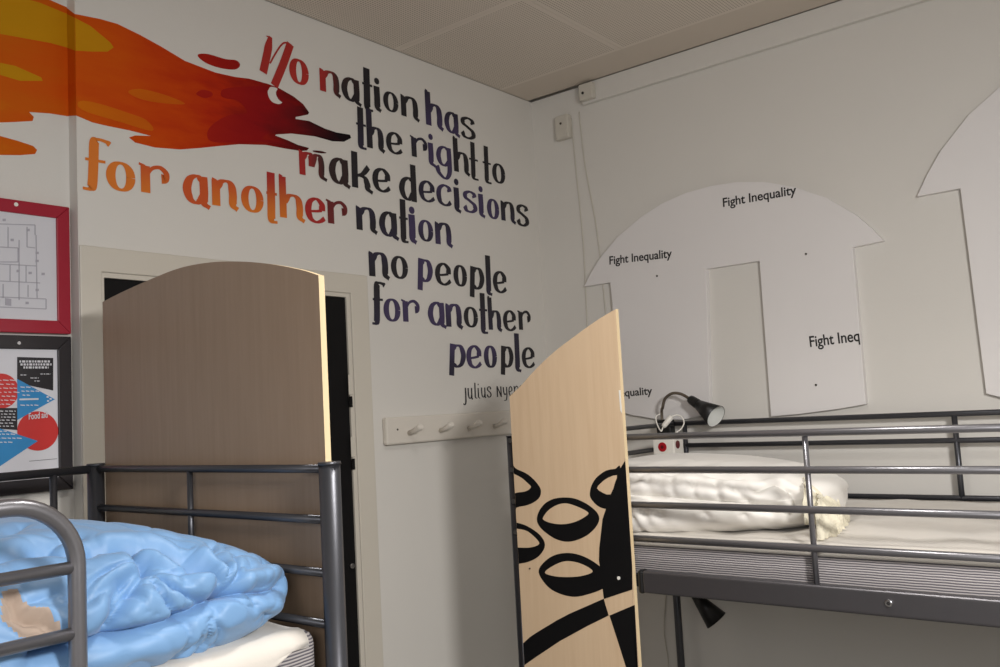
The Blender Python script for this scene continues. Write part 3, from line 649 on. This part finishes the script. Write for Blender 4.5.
def seg_dist(P, pts):
    D = np.full(len(P), 9.)
    for a, b_ in zip(pts, pts[1:]):
        a = np.array(a); b_ = np.array(b_); ab = b_-a; t = np.clip(((P-a)@ab)/(ab@ab), 0, 1)
        D = np.minimum(D, np.linalg.norm(P-(a+t[:, None]*ab), axis=1))
    return D
def normals(V, F):
    A = np.array(F); n = np.cross(V[A[:, 2]]-V[A[:, 0]], V[A[:, 3]]-V[A[:, 1]])
    out = np.zeros_like(V)
    for k in range(4): np.add.at(out, A[:, k], n)
    return out/(np.linalg.norm(out, axis=1)[:, None]+1e-12)
def mesh_from(name, V, F, mats, mi=None, parent=None):
    me = bpy.data.meshes.new(name); me.from_pydata([tuple(v) for v in V], [], F)
    o = link(name, me, mats, parent, True)
    if mi is not None:
        for p, k in zip(me.polygons, mi): p.material_index = int(k)
    return o
# duvet
def duvet_shape(U):
    k = ((np.abs(U[:, 0])**6+np.abs(U[:, 1])**6)**(2.3/6)+np.abs(U[:, 2])**2.3)**(1/2.3); S = U/k[:, None]
    cx, cy, cz = .44, 1.60, H-.280; ax, ay, az = .560, .388, .132
    x = cx+ax*S[:, 0]; y = cy+ay*S[:, 1]; z = cz+az*S[:, 2]
    z = np.where(S[:, 2] > 0, z+.022*S[:, 2]*np.exp(-((x-.55)/.3)**2), z)
    z = z-np.clip(x-.72, 0, 1)**1.5*.16*np.clip(S[:, 2]+.3, 0, 1.3)*np.clip((1.9-y)/.6, 0, 1)
    y = y+.07*np.clip(.72-x, 0, .35)*np.clip(-S[:, 1], 0, 1)
    return np.stack([x, y, z], 1)
U, F = cube_grid(240)
V = duvet_shape(U)
base = V.copy(); nr = normals(V, F)
tree_pts = base
def hit(px, py):
    d = ray(px, py); d = d/np.linalg.norm(d); O = np.array([0, 0, H]); W = tree_pts-O
    t = W@d; dist = np.linalg.norm(W-t[:, None]*d, axis=1); vis = (nr@d < 0)
    dist = np.where(vis, dist, 9); return tree_pts[np.argmin(dist)]
CR = [
 (.028, .013, [(37, 547), (62, 549), (85, 549), (95, 545), (112, 546), (140, 542), (160, 545), (185, 554), (207, 567), (223, 577)]),
 (.024, .011, [(127, 546), (142, 555), (147, 565), (140, 577), (130, 592), (122, 610), (115, 624)]),
 (.014, .010, [(145, 560), (160, 572), (172, 590), (172, 602)]),
 (.014, .011, [(150, 557), (170, 567), (197, 590), (207, 602)]),
 (.012, .008, [(150, 580), (157, 596), (160, 614)]), (.012, .008, [(135, 587), (143, 600), (147, 612)]),
 (.010, .008, [(185, 585), (190, 600), (188, 612)]),
 (.036, .012, [(235, 587), (228, 592), (207, 607), (180, 621), (140, 633), (105, 641), (85, 646), (40, 656)]),
 (.032, .010, [(222, 590), (250, 592), (272, 592), (290, 585)]),
 (.012, .009, [(225, 591), (250, 607), (268, 616)]),
 (.008, .007, [(228, 530), (229, 550)]), (.012, .010, [(270, 556), (247, 570), (233, 583)]), (.010, .008, [(286, 577), (270, 584), (258, 586)]),
 (.010, .008, [(223, 607), (212, 623), (194, 649)]), (.008, .006, [(255, 595), (258, 606)]),
 (.014, .012, [(0, 556), (30, 552), (60, 538), (80, 536)]), (.010, .008, [(8, 532), (22, 524)]), (.008, .008, [(100, 520), (150, 532), (190, 545)]),
 (.010, .010, [(30, 600), (60, 590), (80, 600)]), (.010, .010, [(170, 520), (215, 545), (225, 560)]), (.012, .009, [(120, 575), (100, 592), (92, 600)]),
]
disp = .004*vnoise(base, 3, 11)+.0012*vnoise(base, 5, 40)
rg = vnoise(base*np.array([1.6, .7, 1.2]), 11, 46)
disp -= .003*np.exp(-np.abs(rg)*9)
def to_px(P): d = P-np.array([0, 0, H]); k = d@fwd; return 500+F_*(d@rgt)/k, 333.5-F_*(d@upv)/k
def gathers(cx_, cy_, n_, a0, a1, r0_, r1_, amp, seed):
    """pleats that fan out of a pinched spot in the cloth"""
    c3 = np.array(hit(cx_, cy_)); nn = nr[np.argmin(np.linalg.norm(base-c3, axis=1))]
    s_ = rgt-nn*(rgt@nn); s_ /= np.linalg.norm(s_); t_ = np.cross(nn, s_)
    W = base-c3; r = np.linalg.norm(W, axis=1); th = np.degrees(np.arctan2(W@t_, W@s_))
    th = th+14*np.sin(r*30+seed)
    m_ = np.clip((th-a0)/15, 0, 1)*np.clip((a1-th)/15, 0, 1)*np.clip((r-.012)/.035, 0, 1)*np.clip((r1_-r)/(r1_-r0_), 0, 1)
    ph = np.radians(th)*n_+1.2*np.sin(np.radians(th)*3+seed)
    return -amp*m_*(1-np.abs(np.sin(ph)))**1.6*1.4+amp*m_*.25
disp += gathers(147, 564, 4.2, -140, 40, .06, .19, .020, 1.)
disp += gathers(226, 590, 4.0, -10, 175, .05, .16, .016, 2.2)
disp += gathers(205, 612, 5.0, -150, 30, .03, .12, .010, 4.)
for dep, wd, pl_ in CR:
    P3 = [hit(*p) for p in pl_]
    D = seg_dist(base, P3)
    disp += -dep*np.exp(-(D/wd)**1.15)+dep*.18*np.exp(-((D-wd*2.6)/(wd*1.6))**2)
V = base+nr*disp[:, None]
# gather ticks along the flap seam
V[:, 2] = np.maximum(V[:, 2], H-.3475); V[:, 0] = np.minimum(V[:, 0], .997)
V[:, 1] = np.where(V[:, 1] < 1.222, 1.222-.006*(1-np.exp(-(1.222-V[:, 1])/.006)), V[:, 1])
A = np.array(F); cen = base[A].mean(1)
poly = [(2, 592), (16, 588), (34, 605), (50, 607), (57, 623), (61, 638), (53, 646), (40, 637), (21, 638), (2, 619)]
def to_px(P): d = P-np.array([0, 0, H]); k = d@fwd; return 500+F_*(d@rgt)/k, 333.5-F_*(d@upv)/k
def inside(x, z):
    c = np.zeros(len(x), bool)
    for (x1, z1), (x2, z2) in zip(poly, poly[1:]+poly[:1]):
        if z1 == z2: continue
        m_ = ((z1 > z) != (z2 > z)) & (x < (x2-x1)*(z-z1)/(z2-z1)+x1); c ^= m_
    return c
bx_, by_ = to_px(cen); mi = (inside(bx_, by_) & (cen[:, 1] < 1.5)).astype(int)
bx_, by_ = to_px(base); vin = inside(bx_, by_) & (base[:, 1] < 1.5)
rim = np.clip(seg_dist(base, [hit(*p) for p in poly+poly[:1]])/.02, 0, 1)
V[vin] -= nr[vin]*(.03*rim[vin])[:, None]
duv = mesh_from('folded_duvet', V, F, ['duvet', 'lining'], mi)
tag(duv, 'shiny light blue duvet folded in a thick heap on the left bunk', 'duvet')

# ------------------------------------------------------------------ right bed
BR_ = thing('right_bunk_bed', 'silver grey metal bunk bed along the right wall with a printed wooden side panel', 'bed', (2.5, .6, 0))
XF, XB, YH, YE = 2.005, 2.977, 1.60, -.5; YP = 1.602
RZ = [H-.092, H-.1755, H-.264, H-.349]
for x, y in ((XF+.012, YP), (XB, YP+.035), (XF+.012, YE), (XB, YE)):
    bm = bmesh.new(); r_ = .0165 if x < XB else .0135; tube(bm, [(x, y, 0), (x, y, H-.083)], r_, 24); tube(bm, [(x, y, H-.083), (x, y, H-.079)], r_, 24, radii=[r_+.0015, r_+.001]); obj('post', bm, 'metal_dark', BR_)
for z in RZ: part_tube('guard_rail', [(XF, YH, z), (XF, YE, z)], .0085, 'metal', BR_, 18)
for y in (.752, .05): part_tube('guard_upright', [(XF+.006, y, RZ[0]), (XF+.006, y, H-.43)], .0065, 'metal', BR_)
for z, r in ((H-.091, .009), (H-.1715, .0085), (H-.344, .0085)): part_tube('back_rail', [(XB, YH+.035, z), (XB, YE, z)], r, 'metal_dark', BR_)
for y in (1.555, .65, -.1): part_tube('back_upright', [(XB, y, H-.091), (XB, y, H-.45)], .0085, 'metal_dark', BR_)
for z in (RZ[0], RZ[1], RZ[3]):
    part_tube('end_rail', [(XF+.012, YH, z), (XB, YH, z)], .008, 'metal_dark', BR_); part_tube('end_rail', [(XF+.012, YE, z), (XB, YE, z)], .008, 'metal_dark', BR_)
bm = bmesh.new(); box(bm, (XF-.012, YE, H-.483), (XF+.018, 1.19, H-.428)); obj('side_beam', bm, 'metal_beam', BR_, bevel=.006, seg=3)
part_box('beam_cap', (XF-.0135, 1.187, H-.485), (XF+.0195, 1.203, H-.4265), 'plastic_black', BR_, .006)
part_box('beam_bracket', (XF+.02, 1.1, H-.475), (XF+.03, YH, H-.445), 'metal_dark', BR_)
part_box('side_beam', (XB-.014, YE, H-.483), (XB+.014, YH, H-.428), 'metal_dark', BR_, .006)
for y in (YH, YE): part_box('end_beam', (XF, y-.014, H-.483), (XB, y+.014, H-.428), 'metal_dark', BR_, .006)
bm = bmesh.new()
for i in range(16): box(bm, (XF+.035, YE+.07+i*.13, H-.48), (XB-.02, YE+.12+i*.13, H-.468))
obj('slat_base', bm, 'metal_dark', BR_)
p = atX(889, 603, XF-.012); cyl_part('bolt', (XF-.011, p.y, p.z), (-.006, 0, 0), .0085, 'chrome', BR_, 16, .002)
cyl_part('bolt_socket', (XF-.0168, p.y, p.z), (-.0006, 0, 0), .004, 'ink', BR_, 6)
# side panel
XPN = XF-.0245
fx = lambda x, y: atX(x, y, XPN)
ed = [(509.5, 396.5), (520.5, 386), (535, 370), (554, 352), (575, 336), (594, 322.3), (608.8, 313), (617, 308.7)]
tp = smooth_path([fx(*p) for p in ed], 5)
yl = tp[0].y; yr = (tp[-1].y+fx(633, 600).y)/2
tp[-1].y = yr
pts = tp+[Vector((XPN, yr, .5)), Vector((XPN, yl, .5))]
bm = bmesh.new(); prism(bm, pts, (.014, 0, 0), 0, 2)
c6 = lambda L: [(500+a/5.556, 440+b_/5.556) for a, b_ in L]
c4 = lambda L: [(500+a/4, 500+b_/4) for a, b_ in L]
NX = (-1, 0, 0)
def dk(poly, off, mat, k=5): 
    def lim(q): q.y = min(max(q.y, yr+.0005), yl-.0005)
    decal(bm, poly, fx, off, k, mat, .0003, NX, lim)
def dkh(poly, off, mat): dk(poly, off, mat, 0)
dk(c6([(40, 150), (100, 165), (160, 195), (210, 245), (228, 285), (215, 325), (170, 355), (110, 370), (40, 368)]), .0, 1, 4)
dk(c6([(40, 178), (80, 190), (120, 210), (160, 245), (172, 262), (150, 282), (110, 290), (40, 288)]), .0003, 0, 4)
dk(c6([(205, 440), (220, 390), (260, 345), (320, 322), (400, 322), (470, 348), (530, 392), (552, 435), (535, 480), (490, 525), (430, 555), (370, 565), (310, 550), (255, 515), (220, 480)]), 0, 1)
dk(c6([(240, 430), (270, 390), (320, 360), (370, 352), (430, 370), (480, 395), (490, 412), (450, 440), (400, 460), (340, 468), (280, 460), (245, 445)]), .0003, 0, 4)
dk(c6([(500, 290), (510, 250), (540, 205), (590, 170), (640, 160), (670, 158), (660, 390), (600, 385), (560, 375), (530, 355), (503, 320)]), 0, 1, 4)
dk(c6([(540, 268), (560, 240), (600, 210), (650, 195), (640, 235), (615, 302), (570, 292)]), .0003, 0, 2)
dkh(c6([(695, 115), (720, 100), (760, 700), (740, 1070)])+[(632.5, 589.5), (604, 599), (599, 560), (600, 545)]+c6([(550, 667), (552, 600), (570, 440), (590, 380), (615, 290), (640, 205), (665, 165)]), .00015, 1)
dk(c4([(40, 88), (65, 90), (110, 105), (160, 140), (180, 180), (160, 220), (120, 245), (75, 255), (40, 256)]), 0, 1, 4)
dk(c4([(40, 112), (68, 115), (110, 125), (150, 160), (155, 178), (120, 190), (70, 190), (40, 190)]), .0003, 0, 4)
dk(c4([(155, 290), (175, 250), (220, 220), (280, 212), (340, 228), (395, 262), (425, 300), (418, 345), (405, 358), (360, 375), (300, 387), (240, 375), (190, 345)]), 0, 1)
dk(c4([(180, 290), (215, 262), (260, 245), (310, 250), (355, 270), (370, 288), (330, 303), (280, 308), (220, 305)]), .0003, 0, 4)
dkh([(515, 648), (522, 643), (530, 637), (537.5, 632), (557.5, 620), (570, 613.5), (582.5, 608), (603.7, 598.7), (608.7, 615.5), (587.5, 626), (560, 641), (537.5, 656), (523.7, 665), (515, 671)], 0, 1)
dkh([(609.5, 615.5), (632, 606), (645, 606), (645, 800), (660, 800), (640, 720), (626, 667), (617.5, 640)], 0, 1)
sp = obj('side_panel', bm, ['birch', 'black_paint', 'ply_edge'], BR_); sp['label'] = 'pale birch panel with black leaf-like ring shapes'
for q, mm in (((619, 578), 'plastic_white'), ((530, 568.5), 'screw')):  # white on the first screw stands in for its metal highlight
    p = fx(*q); cyl_part('screw', p, (-.0025, 0, 0), .0045 if mm == 'plastic_white' else .0022, mm, sp, 12)
p = fx(620.5, 400)
bm = bmesh.new(); prism(bm, [(XPN-.0008, yr+.006, H+.03), (XPN-.0008, yr+.0005, H+.03), (XPN-.0008, yr+.0005, H-.03), (XPN-.0008, yr+.005, H-.022)], (.0006, 0, 0)); obj('tape_scrap', bm, 'plastic_white', sp)

bm = bmesh.new(); rounded_slab(bm, (XF+.03, YE+.03, H-.466), (XB-.03, YH-.03, H-.352), .025)
o = obj('mattress', bm, 'ticking', None, True); tag(o, 'striped mattress on the right bunk behind the guard rails', 'mattress')
bm = bmesh.new(); rows = []; zc = H-.3505; front = XF+.028; nx = 90
for i in range(nx+1):
    y = YE+.05+(YH-.05-YE-.05)*i/nx; row = []
    for j in range(25):
        t = j/24; x = XB-.06+(front+.02-(XB-.06))*t; w = .004*math.sin(y*17+x*9)+.003*math.sin(y*41-x*26)
        row.append((x, y, zc+(w+.006)*(1 if 1 < j < 23 else .3)))
    for j in range(1, 5):
        a = j/4*math.pi/2; row.append((front+.02-.024*math.sin(a), y, zc-.02*(1-math.cos(a))))
    rows.append([bm.verts.new(p) for p in row])
for A, B in zip(rows, rows[1:]):
    for j in range(len(A)-1): bm.faces.new((A[j], A[j+1], B[j+1], B[j]))
o = obj('bed_sheet', bm, 'sheet', None, True); md = o.modifiers.new('thick', 'SOLIDIFY'); md.thickness = .003; md.offset = 1
tag(o, 'white sheet tucked over the right bunk mattress under the pillow', 'sheet')

# pillow: a long plump white cushion, its open end ruffled
def lump(name, c, a, p, rot, n=90, mats='pillow', amp=.006, creases=(), seed=1, taper=0., mi_fn=None, extra=None, parent=None, zmin=None, traced=()):
    U, F = cube_grid(n); nn = (np.abs(U)**p).sum(1)**(1/p); S = U/nn[:, None]
    x = a[0]*S[:, 0]; y = a[1]*S[:, 1]; z = a[2]*S[:, 2]*(1+taper*S[:, 1])
    V = np.stack([x, y, z], 1); R = np.array(Matrix.Rotation(rot[2], 3, 'Z') @ Matrix.Rotation(rot[1], 3, 'Y') @ Matrix.Rotation(rot[0], 3, 'X'))
    V = V@R.T+np.array(c); nr_ = normals(V, F)
    d = amp*vnoise(V, seed, 13)+amp*.5*vnoise(V, seed+1, 34)
    for dep, wd, pts in creases:
        D = seg_dist(V, pts); d += -dep*np.exp(-(D/wd)**2)+dep*.3*np.exp(-((D-2.2*wd)/(wd*1.3))**2)
    def on(px, py):
        q = ray(px, py); q = q/np.linalg.norm(q); W = V-np.array([0, 0, H]); t = W@q
        return V[np.argmin(np.where(nr_@q < 0, np.linalg.norm(W-t[:, None]*q, axis=1), 9))]
    for dep, wd, pts in traced:
        D = seg_dist(V, [on(*q) for q in pts]); d += -dep*np.exp(-(D/wd)**1.2)+dep*.25*np.exp(-((D-2.4*wd)/(wd*1.5))**2)
    if extra is not None: d = d+extra(V)
    V = V+nr_*d[:, None]
    if zmin is not None: V[:, 2] = np.maximum(V[:, 2], zmin)
    mi = mi_fn(V[np.array(F)].mean(1)) if mi_fn else None
    return mesh_from(name, V, F, mats, mi, parent)
def pext(V):
    k = np.clip((1.0-V[:, 1])/.12, 0, 1)
    return k*.006*np.sin(V[:, 2]*260+V[:, 0]*90)*np.sin(V[:, 0]*70+V[:, 1]*120)
pw = thing('pillow', 'plump white pillow at the head of the right bunk', 'pillow', (2.4, 1.2, H-.34))
ck = np.array
def pw_extra(V):
    k = np.clip((V[:, 2]-(H-.262))/.02, -1, 1)          # quilted bulges above the piped seam
    return .0045*np.sin(V[:, 1]*58+V[:, 2]*30+.8*np.sin(V[:, 1]*21))*(k > 0)
lump('cushion', (2.32, 1.205, H-.274), (.268, .41, .088), 3.4, (0, 0, .24), n=130, mats='pillow', amp=.005, seed=21, taper=.14, zmin=H-.3425, parent=pw, extra=pw_extra,
     traced=[(.020, .009, [(629, 494), (656, 496), (692, 500), (728, 503), (765, 507), (790, 512)]),
             (.013, .008, [(644, 514), (673, 534)]), (.013, .008, [(658, 514), (699, 533)]), (.011, .008, [(704, 514), (738, 536)]), (.010, .007, [(632, 518), (648, 532)]), (.009, .008, [(745, 515), (770, 532)]),
             (.008, .007, [(648, 480), (650, 493)]), (.010, .007, [(671, 481), (674, 494)]), (.010, .007, [(692, 483), (694, 496)]), (.011, .008, [(714, 482), (718, 498)]), (.012, .008, [(734, 488), (748, 502)]),
             (.014, .008, [(757, 489), (773, 484), (791, 490), (797, 506)]), (.008, .012, [(640, 472), (700, 474), (740, 480)])])
# ruffled open end of the pillowcase: a gathered skirt of cloth falling from the cushion on to the sheet
def ruffle(name, a, b_, out, z0, z1, depth, n, seed):
    a = np.array(a); b_ = np.array(b_); o_ = np.array(out)/np.linalg.norm(out); NS, NT = 260, 26; V = []; F = []
    rs = np.random.RandomState(seed); ph = rs.uniform(0, 6, 4)
    for i in range(NS+1):
        u = i/NS
        w1 = math.sin(u*n*6.283+ph[0]+1.5*math.sin(u*9+ph[1])); w2 = math.sin(u*n*14.1+ph[2]+2*math.sin(u*13+ph[3]))
        rnd = math.sin(math.pi*min(1, max(0, u)))**.35
        for j in range(NT+1):
            t = j/NT; k = depth*rnd*(math.sin(t*1.9)*.9+.12*math.sin(t*8+u*11))+(.010*w1+.004*w2)*(.25+t)*rnd
            p = a+(b_-a)*u+o_*k; z = z1+(z0-z1)*((1-t)**.8)*(.35+.65*rnd)+.004*w2*math.sin(t*6)
            V.append((p[0], p[1], max(z, H-.342)))
    for i in range(NS):
        for j in range(NT):
            q = i*(NT+1)+j; F.append([q, q+1, q+NT+2, q+NT+1])
    o = mesh_from(name, V, F, 'ruffle', None, pw); md = o.modifiers.new('thick', 'SOLIDIFY'); md.thickness = .002; return o
ruffle('ruffled_end', (2.07, .765), (2.50, .885), (.2, -.98), H-.245, H-.341, .048, 9, 3)
ruffle('ruffled_end', (2.08, .795), (2.48, .915), (.2, -.98), H-.215, H-.31, .036, 7, 8)
lump('top_cushion', (2.60, 1.30, H-.255), (.27, .37, .075), 2.2, (0, 0, 0), n=70, mats='pillow', amp=.003, seed=5, taper=.25, parent=pw)

# ------------------------------------------------------------------ reading lamp, plug, red-dotted box
def cone(bm, A, B, ra, rb, n=32, t=.002):
    A = Vector(A); B = Vector(B); s, u = frame_of(B-A)
    def ring(c, r): return [bm.verts.new(c+(s*math.cos(2*math.pi*k/n)+u*math.sin(2*math.pi*k/n))*r) for k in range(n)]
    def bridge(P, Q, m_):
        for k in range(n):
            f = bm.faces.new((P[k], P[(k+1) % n], Q[(k+1) % n], Q[k])); f.material_index = m_; f.smooth = True
    a, b_ = ring(A, ra), ring(B, rb); bridge(a, b_, 0)
    f = bm.faces.new(a[::-1]); f.material_index = 0
    b2 = ring(B, rb-t); bridge(b_, b2, 0); a2 = ring(A+(B-A)*.05, ra-t); bridge(b2, a2, 1); f = bm.faces.new(a2); f.material_index = 1
lampT = thing('clip_lamp', 'black clip-on reading lamp on a bent gooseneck, above the right pillow', 'lamp', (2.95, 1.6, H-.09))
S0 = atD(691.5, 400, 3.22); M0 = atD(716, 416.5, 3.13); ax = (M0-S0)
bm = bmesh.new(); cone(bm, S0+ax*.28, M0, .018, .042); obj('lamp_shade', bm, ['plastic_black', 'inner_shade'], lampT)
bm = bmesh.new(); tube(bm, [S0-ax*.08, S0, S0+ax*.30], .017, 24, radii=[.013, .0165, .0185]); obj('lamp_socket', bm, 'plastic_black', lampT, bevel=.002)
bm = bmesh.new(); c = S0+ax*.45
for i in range(9):
    for j in range(16):
        pass
tube(bm, [S0+ax*(.36+.045*i) for i in range(9)], .01, 16, radii=[.008, .01, .015, .019, .021, .021, .019, .013, .004]); obj('light_bulb', bm, 'plastic_white', lampT)
gp = [Vector((XB-.012, 1.64, H-.10)), Vector((XB-.014, 1.637, H-.04)), atD(662.5, 408, 3.29), atD(665, 399, 3.28), atD(672, 393.5, 3.265), atD(681, 394, 3.25), S0-ax*.05]
part_tube('gooseneck', gp, .0055, 'neck', lampT, 12, 8)
part_box('clamp', (XB-.024, 1.60, H-.125), (XB+.014, 1.66, H-.075), 'plastic_black', lampT, .005)
pg = thing('plug_adapter', 'white plug with looped cord in front of the clip lamp', 'plug', (2.93, 1.6, H-.08))
bm = bmesh.new(); a = atD(663, 427, 3.20); b_ = atD(671.5, 416.5, 3.20)
tube(bm, [a, a+(b_-a)*.15, b_-(b_-a)*.15, b_], .009, 16, radii=[.007, .0095, .0105, .009]); obj('plug_body', bm, 'plastic_white', pg)
part_tube('cord', [b_, atD(677, 415, 3.2), atD(682, 417.5, 3.19), atD(684, 423, 3.18), atD(681, 429, 3.18), atD(676, 433, 3.18), atD(673, 440, 3.2)], .0026, 'plastic_white', pg, 8, 8)
part_tube('cord', [a, atD(661, 431, 3.2), atD(657, 424, 3.19), atD(656, 417, 3.2), atD(660, 414, 3.22)], .0026, 'plastic_white', pg, 8, 8)
bx = thing('red_dotted_box', 'small white box with red round marks between right pillow and wall rail', 'box', (2.9, 1.53, H-.2))
by0, by1 = 1.508, 1.592
part_box('box_body', (2.80, by0, H-.205), (2.87, by1, H-.128), 'plastic_white', bx, .004)
p = atX(662.5, 447, 2.80)
cyl_part('red_dial', (2.8005, p.y, p.z), (-.003, 0, 0), .0165, 'red', bx, 28, .001)
cyl_part('dial_centre', (2.7978, p.y, p.z), (-.001, 0, 0), .006, 'darkred', bx, 16)
bm = bmesh.new(); p = atY(677.5, 444.5, by0); tube(bm, [(p.x, by0+.0005, p.z), (p.x, by0-.002, p.z)], .014, 20); o = obj('dark_red_mark', bm, 'darkred', bx)
# reading lamp of the bunk below
l2 = thing('clip_lamp', 'black cone lamp hanging under the right bunk frame', 'lamp', (2.9, 1.5, H-.6))
A = atD(694, 594, 3.15); B = atD(716.5, 620.5, 3.12)
bm = bmesh.new(); cone(bm, A, B, .014, .042); obj('lamp_shade', bm, ['plastic_black', 'inner_shade'], l2)
part_tube('gooseneck', [A, A+Vector((-.005, .03, .03)), Vector((XB-.02, 1.6, H-.50)), Vector((XB-.02, 1.62, H-.56))], .0055, 'neck', l2, 12, 8)
part_box('clamp', (XB-.035, 1.6, H-.6), (XB-.018, 1.645, H-.55), 'plastic_black', l2, .004)

# ------------------------------------------------------------------ light
def area(name, loc, target, size, power, col, shape='DISK', sy=None):
    l = bpy.data.lights.new(name, 'AREA'); l.shape = shape; l.size = size; l.energy = power; l.color = col
    if sy: l.size_y = sy
    o = bpy.data.objects.new(name, l); C.objects.link(o); o.location = loc
    d = (Vector(target)-Vector(loc)).normalized(); o.rotation_euler = d.to_track_quat('-Z', 'Y').to_euler(); return o
area('ceiling_lamp_light', (.6, -.6, 2.2), (.93, -.25, 1.37), .34, 54, (1.0, .972, .945))
dl = area('shadow_fill_light', (1.4, .85, 2.96), (1.45, .9, 0), .25, 8, (1.0, .97, .93)); dl.data.spread = math.radians(112)  # unseen fill added overhead to lift the shadow behind the side panel
area('window_fill_light', (-1.12, -.55, 2.1), (1.3, 1.8, .9), 1.2, 19, (1.0, .98, .97), 'RECTANGLE', .8)  # added fill from the left, softens the panel's shadow on the text wall
w = bpy.data.worlds.new('world'); bpy.context.scene.world = w; w.use_nodes = True
w.node_tree.nodes['Background'].inputs[0].default_value = (.75, .85, 1, 1); w.node_tree.nodes['Background'].inputs[1].default_value = .6

sc = bpy.context.scene
sc.view_settings.view_transform = 'Standard'; sc.view_settings.look = 'None'; sc.view_settings.gamma = 1
sc.view_settings.use_curve_mapping = False; sc.view_settings.exposure = 0.0
